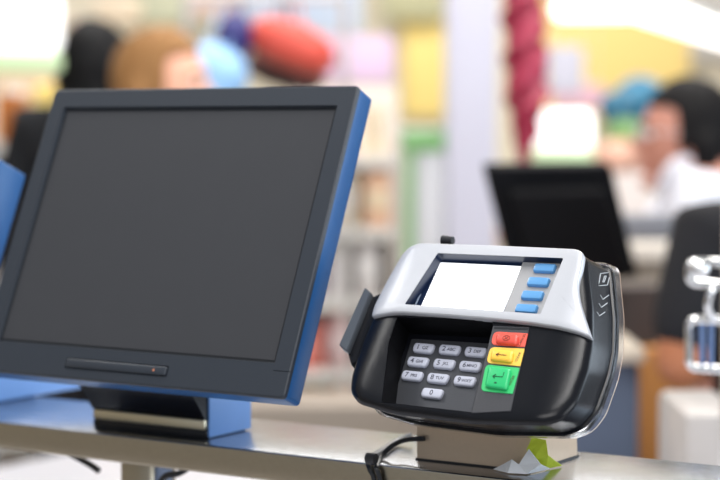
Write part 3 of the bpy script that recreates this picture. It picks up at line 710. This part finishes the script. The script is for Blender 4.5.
far('display_table', 580, 172, 650, 600, 5.8, .4, (210, 200, 196), 'pale display stand under the brown basket', 'stand')

# ------------------------------------------------------------------ neighbouring checkout
def rearmon():
    Y = 3.25
    F = Fr(-15, -16, at(560, 232, Y)); k = Y / FPX * 1000
    t = thing('monitor', 'black monitor seen from behind, in the middle distance above the card terminal', 'monitor', (F.O.x + .02, F.O.y + .09, .98))
    pts = [(484, 165), (609, 163), (636, 275), (514, 285)]
    P = F.Ls(pts)
    b = newbm(); pillow(b, F, ccw(roundpoly(P, 8, 3)), [(3, 14), (0, 10), (0, -12), (2, -14)]); obj('housing', b, mat('black_casing', rgb(8, 9, 14), .7, spec=.2), t)
    b = newbm(); pillow(b, F, ccw(roundpoly(shrink(ccw(P), 32), 8, 3)), [(8, 44), (4, 40), (0, 10)]); obj('rear_cover', b, mat('black_casing_back', rgb(6, 6, 10), .7, spec=.2), t)
    b = newbm(); pillow(b, F, ccw(shrink(ccw(P), 14)), [(0, -13), (0, -15)]); obj('screen', b, M_screen, t)
    b = newbm(); cyl(b, (F.O.x + .02, F.O.y + .09, 1.0), (F.O.x + .02, F.O.y - .01, 1.34), .035); obj('neck', b, M_matte, t)
    b = newbm(); box(b, (F.O.x + .02, F.O.y + .09, .99), (.16, .16, .02), None, .006); obj('base', b, M_matte, t)
    return t
rm = rearmon()
def block(nm, px0, py0, px1, Y, dep, z0, col, label, cat, rough=.5, bev=.01):
    a = at(px0, py0, Y); c = at(px1, py0, Y)
    b = newbm(); box(b, ((a.x + c.x) / 2, Y + dep / 2, (z0 + a.z) / 2), (c.x - a.x, dep, a.z - z0), None, bev)
    o = obj(nm, b, cm(*col, rough), loc=((a.x + c.x) / 2, Y + dep / 2, z0))
    tag(o, label, cat); return o
q = rm.location; b = newbm(); box(b, (q.x, q.y, .49), (.17, .17, .98), None, .006); o = obj('pedestal', b, cm(120, 112, 104), loc=(q.x, q.y, 0)); tag(o, 'grey-brown pedestal under the black monitor seen from behind', 'pedestal')
bl = block('till_cabinet', 596, 262, 676, 3.75, .18, 0, (150, 138, 124), 'beige till cabinet in front of the cashier', 'cabinet')
b = newbm(); a = at(590, 252, 3.72); c = at(682, 252, 3.72); zt_ = at(620, 262, 3.75).z
box(b, ((a.x + c.x) / 2, 3.72 + .14, zt_ + .02), (c.x - a.x, .28, .04), None, .01); obj('counter_top', b, cm(222, 212, 200, .4), bl)
block('till_screen', 616, 216, 688, 3.78, .12, zt_ + .041, (112, 114, 122), 'grey till screen standing in front of the cashier', 'till')
bl = block('waste_bin', 562, 362, 640, 3.0, .2, 0, (70, 80, 100), 'dark blue-grey bin right of the card terminal', 'bin')
b = newbm(); a = at(558, 348, 2.98); c = at(646, 348, 2.98); zt2 = at(600, 362, 3.0).z
box(b, ((a.x + c.x) / 2, 3.1, zt2 + .012), (c.x - a.x, .24, .024), None, .006); obj('lid', b, cm(196, 184, 168), bl)
block('wooden_panel', 640, 348, 694, 3.3, .04, 0, (206, 140, 74), 'orange wooden panel between the bin and the person in black', 'panel')
block('dark_box', 604, 286, 662, 3.38, .1, 0, (62, 50, 46), 'dark brown box behind the bin', 'box')

block('counter_ledge', 150, 405, 720, 3.52, .2, 0, (150, 138, 126), 'low beige ledge behind the pale counter', 'ledge')
# chrome bag rack at the right edge
br = thing('wire_bag_rack', 'chrome wire rack with two rounded loops at the right edge', 'rack', tuple(at(728, 420, 2.0)))
br.location.z = .95
br_steel = at(700, 412, 2.05)
def loop(px0, py0, px1, py1, Y, r_, name):
    k = 5; pts = []
    for (x, y) in roundpoly([(px0, py0), (px1, py0 + 3), (px1, py1 + 3), (px0, py1)], 9, 5): pts.append(at(x, y, Y))
    pts.append(pts[0]); b = newbm(); tube(b, pts, r_, 10, 1); obj(name, b, M_chrome, br)
loop(689, 261, 742, 283, 2.0, .0045, 'wire_loop'); loop(689, 319, 742, 368, 2.0, .0045, 'wire_loop')
b = newbm(); tube(b, [at(722, 284, 2.0), at(712, 290, 1.99), at(708, 308, 1.99), at(716, 322, 2.0)], .004, 10); obj('hook', b, M_chrome, br)
b = newbm(); ball(b, at(700, 270, 1.985), (.010, .008, .010)); obj('clip', b, M_chrome, br)
for x in (702, 711):
    b = newbm(); cyl(b, at(x, 322, 2.0), at(x, 368, 2.0), .003, n=10); obj('bar', b, cm(104, 128, 170, .3), br)
q = at(732, 300, 2.02); b = newbm(); cyl(b, (q.x, 2.02, .95), (q.x, 2.02, 1.46), .011); obj('post', b, M_chrome, br)
block('weighing_unit', 686, 414, 750, 2.3, .22, .951, (186, 180, 176), 'pale grey box on the counter at the lower right corner', 'box', .35)

# ------------------------------------------------------------------ people
def skinmesh(name, verts, edges, root=0, sub=1):
    """verts: (x,y,z,r) -> skinned, subdivided mesh returned as bmesh"""
    me = bpy.data.meshes.new('s'); me.from_pydata([v[:3] for v in verts], edges, []); 
    o = bpy.data.objects.new('s', me); COL.objects.link(o)
    md = o.modifiers.new('skin', 'SKIN'); md.use_smooth_shade = True
    sv = me.skin_vertices[0].data if me.skin_vertices else None
    if sv is None:
        bpy.context.view_layer.objects.active = o
        b = bmesh.new(); b.from_mesh(me); ly = b.verts.layers.skin.verify(); b.to_mesh(me); b.free(); sv = me.skin_vertices[0].data
    for i, v in enumerate(verts):
        r_ = v[3]; sv[i].radius = r_ if isinstance(r_, tuple) else (r_, r_); sv[i].use_root = (i == root)
    ms = o.modifiers.new('sub', 'SUBSURF'); ms.levels = ms.render_levels = sub
    bpy.context.view_layer.update(); bake(o)
    b = bmesh.new(); b.from_mesh(o.data); me = o.data; bpy.data.objects.remove(o); bpy.data.meshes.remove(me)
    return b
def remesh(bms, vox):
    me = bpy.data.meshes.new('r'); tot = bmesh.new()
    for x in bms: x.to_mesh(me); x.free(); tot.from_mesh(me)
    tot.to_mesh(me); tot.free(); o = bpy.data.objects.new('r', me); COL.objects.link(o)
    md = o.modifiers.new('rm', 'REMESH'); md.mode = 'VOXEL'; md.voxel_size = vox
    sm = o.modifiers.new('sm', 'SMOOTH'); sm.iterations = 2; sm.factor = .4
    bpy.context.view_layer.update(); bake(o)
    b = bmesh.new(); b.from_mesh(o.data); me = o.data; bpy.data.objects.remove(o); bpy.data.meshes.remove(me); return b

def person(label, X, Y, head_z, face, skin, top_col, leg_col, hair_col, hair='long', lean=.0, hs=1.0, arms=None, sleeve=1.0, top_name='shirt', extra=None, zscale=1.0):
    """local frame: +y is where the body faces; head_z = height of the head centre; rotated so +y points along angle `face`"""
    t = thing('person', label, 'person', (X, Y, 0), face)
    M = world(t)
    hz = head_z; s = hz / 1.60 * zscale                                  # body scale
    pel = .92 * s * 1.0; L = lambda x, y, z, r_: (x, y, z, r_)
    chest = (0, lean * .6, 1.24 * s); neckb = (0, lean * .85, 1.41 * s); neckt = (0, lean + .01, hz - .09 * hs)
    V = [L(0, 0, .93 * s, (.15, .11)), L(0, lean * .3, 1.06 * s, (.125, .095)), L(*chest, (.15, .105)), L(0, lean * .75, 1.345 * s, (.11, .075)), L(*neckb, .055), L(*neckt, .052)]
    E = [(0, 1), (1, 2), (2, 3), (3, 4), (4, 5)]
    ends = []
    for sd in (-1, 1):
        sp = (sd * .165, lean * .75, 1.345 * s)
        el, wr = (arms or {}).get(sd, ((sd * .23, lean * .5 - .02, 1.07 * s), (sd * .25, lean * .5 + .06, .84 * s)))
        i = len(V); V += [L(*sp, .058), L(*((np.array(sp) + np.array(el)) / 2), .047), L(*el, .04), L(*((np.array(el) + np.array(wr)) / 2), .035), L(*wr, .025)]
        E += [(3, i), (i, i + 1), (i + 1, i + 2), (i + 2, i + 3), (i + 3, i + 4)]; ends.append((sd, Vector(el), Vector(wr)))
        i = len(V); hx = sd * .09
        V += [L(hx, 0, .86 * s, .095), L(hx, .01, .68 * s, .078), L(hx, .015, .48 * s, .058), L(hx, 0, .28 * s, .052), L(hx, -.01, .09, .036), L(hx, .06, .04, .036), L(hx, .15, .03, .028)]
        E += [(0, i)] + [(i + j, i + j + 1) for j in range(6)]
    body = skinmesh('b', V, E, 0, 2)
    parts = [body]
    for sd, el, wr in ends:                                              # hands with five fingers
        d = (wr - el).normalized(); side = d.cross(Vector((0, 0, 1)) if abs(d.z) < .8 else Vector((0, 1, 0))).normalized(); nrm = side.cross(d)
        hv = [(*wr, .024), (*(wr + d * .045), (.03)), (*(wr + d * .08), (.032))]; parts.append(skinmesh('h', hv, [(0, 1), (1, 2)], 0, 1))
        for k, (o_, ln) in enumerate(((-.026, .062), (-.009, .074), (.009, .069), (.026, .054))):
            a = wr + d * .07 + side * o_; bpt = a + d * ln * .45 + nrm * .006; c_ = bpt + d * ln * .32 + nrm * .016; e_ = c_ + d * ln * .15 + nrm * .014
            parts.append(skinmesh('f', [(*a, .0095), (*bpt, .009), (*c_, .0085), (*e_, .007)], [(0, 1), (1, 2), (2, 3)], 0, 1))
        a = wr + d * .03 - side * sd * .024; parts.append(skinmesh('f', [(*a, .011), (*(a + d * .025 - side * sd * .018), .010), (*(a + d * .05 - side * sd * .022 + nrm * .01), .008)], [(0, 1), (1, 2)], 0, 1))
    hc = Vector((0, lean + .03, hz)); b = newbm()
    vs = ball(b, (0, 0, 0), (.074 * hs, .096 * hs, .118 * hs), None, 32, 24)
    for v in vs:
        z = v.co.z / (.118 * hs)
        if z < 0: v.co.x *= 1 - .26 * z * z; v.co.y = v.co.y * (1 - .2 * z * z) + .012 * hs * (-z)
        if v.co.y > 0 and -.1 < z < .25: v.co.y *= .97
        v.co += hc
    parts.append(b)
    P = lambda x, y, z: hc + Vector((x, y, z)) * hs
    b = newbm(); ball(b, P(0, .102, -.018), (.012 * hs, .020 * hs, .016 * hs)); parts.append(b)
    b = newbm(); tube(b, [P(0, .088, .02), P(0, .1, -.004), P(0, .11, -.02)], [.006, .009, .011], 10, 2); parts.append(b)
    b = newbm(); ball(b, P(0, .092, -.056), (.022 * hs, .012 * hs, .006 * hs)); parts.append(b)
    b = newbm(); ball(b, P(0, .092, -.067), (.019 * hs, .012 * hs, .006 * hs)); parts.append(b)
    b = newbm(); ball(b, P(0, .078, -.098), (.024 * hs, .02 * hs, .018 * hs)); parts.append(b)
    b = newbm(); ball(b, P(0, .082, .03), (.05 * hs, .014 * hs, .010 * hs)); parts.append(b)
    for sd in (-1, 1):
        b = newbm(); ball(b, P(sd * .077, -.005, -.012), (.009 * hs, .019 * hs, .031 * hs)); parts.append(b)
    bm = remesh(parts, .0075)
    bm.transform(M); body_o = obj('body', bm, cm(*skin, .5), t)
    for sd in (-1, 1):
        b = newbm(); ball(b, P(sd * .031, .083, .008), (.013 * hs, .009 * hs, .008 * hs)); b.transform(M); e = obj('eye', b, cm(235, 232, 228, .3), t)
        b = newbm(); ball(b, P(sd * .031, .0905, .008), (.006 * hs, .003 * hs, .006 * hs)); b.transform(M); obj('iris', b, cm(40, 28, 22, .3), e)
        b = newbm(); tube(b, [P(sd * .012, .093, .026), P(sd * .03, .094, .031), P(sd * .05, .08, .026)], .003, 8); b.transform(M); obj('eyebrow', b, cm(*hair_col), t)
    b = newbm(); tube(b, [P(-.02, .098, -.061), P(0, .106, -.062), P(.02, .098, -.061)], .0022, 8); b.transform(M); obj('lips', b, cm(170, 96, 92), t)
    # hair: shell round the skull
    b = newbm(); vs = ball(b, (0, 0, 0), (.088 * hs, .112 * hs, .128 * hs), None, 40, 30)
    for v in vs:
        n_ = noise.noise(Vector((v.co.x * 30, v.co.y * 30, v.co.z * 6))) * .006
        v.co *= 1 + n_ * 6
        z = v.co.z / (.128 * hs)
        front = v.co.y > .04 * hs and z < .45
        if front: v.co.y = .038 * hs
        if v.co.y > .0 and z < -.35: v.co.y = min(v.co.y, -.02 * hs); v.co.x *= .8
        v.co += hc + Vector((0, -.012, .010)) * hs
    hp = [b]
    if hair == 'long':
        hp.append(skinmesh('h', [(*P(0, -.07, .02), .075), (*P(0, -.085, -.08), (.085, .05)), (*P(0, -.09, -.18), (.085, .045)), (*P(0, -.09, -.27), (.06, .03))], [(0, 1), (1, 2), (2, 3)], 0, 2))
    elif hair == 'tail':
        hp.append(skinmesh('h', [(*P(0, -.07, .0), .06), (*P(0, -.105, -.03), .04), (*P(0, -.115, -.12), .035), (*P(0, -.105, -.2), .02)], [(0, 1), (1, 2), (2, 3)], 0, 2))
    elif hair == 'bob':
        for sd in (-1, 1): hp.append(skinmesh('h', [(*P(sd * .05, -.03, .04), .05), (*P(sd * .068, -.035, -.05), (.035, .05)), (*P(sd * .06, -.04, -.11), .03)], [(0, 1), (1, 2)], 0, 1))
        hp.append(skinmesh('h', [(*P(0, -.06, .02), .075), (*P(0, -.07, -.1), .07)], [(0, 1)], 0, 2))
    bm = remesh(hp, .009); bm.transform(M); obj('hair', bm, mat('hair', rgb(*hair_col), .6, spec=.2, bump=.4, nscale=200, var=.25), t)
    # clothes: slightly larger skins that end at neckline, cuffs, waist and hems
    g = .012
    TV = [L(0, 0, .88 * s, (.185, .142)), L(0, lean * .3, 1.06 * s, (.145, .112)), L(*chest, (.168, .122)), L(0, lean * .75, 1.345 * s, (.125, .088)), L(0, lean * .82, 1.392 * s, (.075, .068))]
    TE = [(0, 1), (1, 2), (2, 3), (3, 4)]
    for (sd, el, wr) in ends:
        sp = Vector((sd * .165, lean * .75, 1.345 * s)); i = len(TV)
        TV += [L(*sp, .072), L(*((sp + el) / 2), .063)]; TE += [(3, i), (i, i + 1)]
        if .4 < sleeve < .5: TV += [L(*(sp * .12 + el * .88), .06)]; TE += [(i + 1, i + 2)]
        if sleeve > .5:
            TV += [L(*el, .054), L(*(el * .15 + wr * .85), .042)]; TE += [(i + 1, i + 2), (i + 2, i + 3)]
    bm = skinmesh('t', TV, TE, 0, 2); bm.transform(M); obj(top_name, bm, mat('cloth', rgb(*top_col), .8, bump=.3, nscale=60), t)
    LV = [L(0, 0, .97 * s, (.166, .128)), L(0, 0, .9 * s, (.175, .135))]; LE = [(0, 1)]
    for sd in (-1, 1):
        hx = sd * .09; i = len(LV); LV += [L(hx, 0, .86 * s, .108), L(hx, .01, .68 * s, .092), L(hx, .015, .48 * s, .073), L(hx, 0, .28 * s, .068), L(hx, -.01, .1, .066)]
        LE += [(1, i)] + [(i + j, i + j + 1) for j in range(4)]
    bm = skinmesh('l', LV, LE, 0, 2); bm.transform(M); obj('trousers', bm, mat('cloth', rgb(*leg_col), .85), t)
    for sd in (-1, 1):
        bm = skinmesh('s', [(sd * .09, -.035, .05, .045), (sd * .09, .06, .045, .044), (sd * .09, .16, .038, .036)], [(0, 1), (1, 2)], 0, 2)
        for v in bm.verts: v.co.z = max(v.co.z, .002)
        bm.transform(M); obj('shoe', bm, cm(40, 38, 40), t)
    if extra: extra(t, M, P, s, lean)
    return t
def hpos(px, py, Y): p = at(px, py, Y); return p.x, p.z

def cashier_extra(t, M, P, s, lean):
    b = newbm()
    for sd in (-1, 1):
        ring = [P(sd * .031 + .019 * math.cos(a), .1, .008 + .015 * math.sin(a)) for a in [i * math.pi / 8 for i in range(17)]]; tube(b, ring, .0018, 6, 1)
        tube(b, [P(sd * .05, .1, .012), P(sd * .078, .04, .012), P(sd * .08, -.01, .005)], .0015, 6, 2)
    b.transform(M); obj('glasses', b, cm(200, 205, 210, .3), t)
    b = newbm()
    for sd in (-1, 1):
        tube(b, [Vector((sd * .012, lean + .085, 1.36 * s)), Vector((sd * .06, lean + .055, 1.41 * s)), Vector((sd * .05, lean - .03, 1.44 * s))], [.012, .018, .014], 10, 4)
    b.transform(M); obj('collar', b, mat('cloth', rgb(236, 238, 248), .8), t)
    bm = skinmesh('v', [(0, .02, .86 * s, (.172, .132)), (0, lean * .3 + .012, 1.06 * s, (.152, .120)), (0, lean * .55 + .012, 1.18 * s, (.165, .125))], [(0, 1), (1, 2)], 0, 2)
    bm.transform(M); obj('apron', bm, cm(120, 122, 130, .8), t)
hx, hz = hpos(705, 138, 4.2)
person('cashier in white shirt with short dark hair and glasses, facing left at the far till', hx + .045, 4.2, hz, R(90), (188, 130, 112), (232, 236, 248), (50, 50, 58), (9, 7, 9), 'bob', .06, 1.0,
       {-1: ((-.2, .15, 1.15), (-.13, .36, 1.2)), 1: ((.2, .17, 1.15), (.13, .38, 1.2))}, 1.0, 'shirt', cashier_extra, 1.09)
hx, hz = hpos(143, 86, 4.3)
person('brown-haired person facing right behind the large monitor', hx, 4.3, hz, R(-102), (226, 168, 142), (196, 170, 150), (60, 60, 70), (146, 106, 66), 'bob', .02, 1.0)
hx, hz = hpos(92, 78, 4.95)
person('black-haired person in black behind the brown-haired person', hx, 4.95, hz, R(-10), (206, 160, 136), (26, 28, 34), (30, 30, 36), (5, 5, 8), 'long', .0, 1.15, zscale=1.1)
# person in black at the right edge, seen from behind and to the side
hx, hz = hpos(806, 108, 3.0)
person('person in a black short-sleeved top cut off by the right edge', hx, 3.0, 1.58, R(20), (176, 112, 78), (18, 18, 24), (24, 24, 30), (30, 24, 22), 'short', .02, 1.0,
       {-1: ((-.225, 0, 1.12), (-.05, .2, 1.12)), 1: ((.24, -.02, 1.06), (.24, .1, .86))}, .45, 't_shirt')
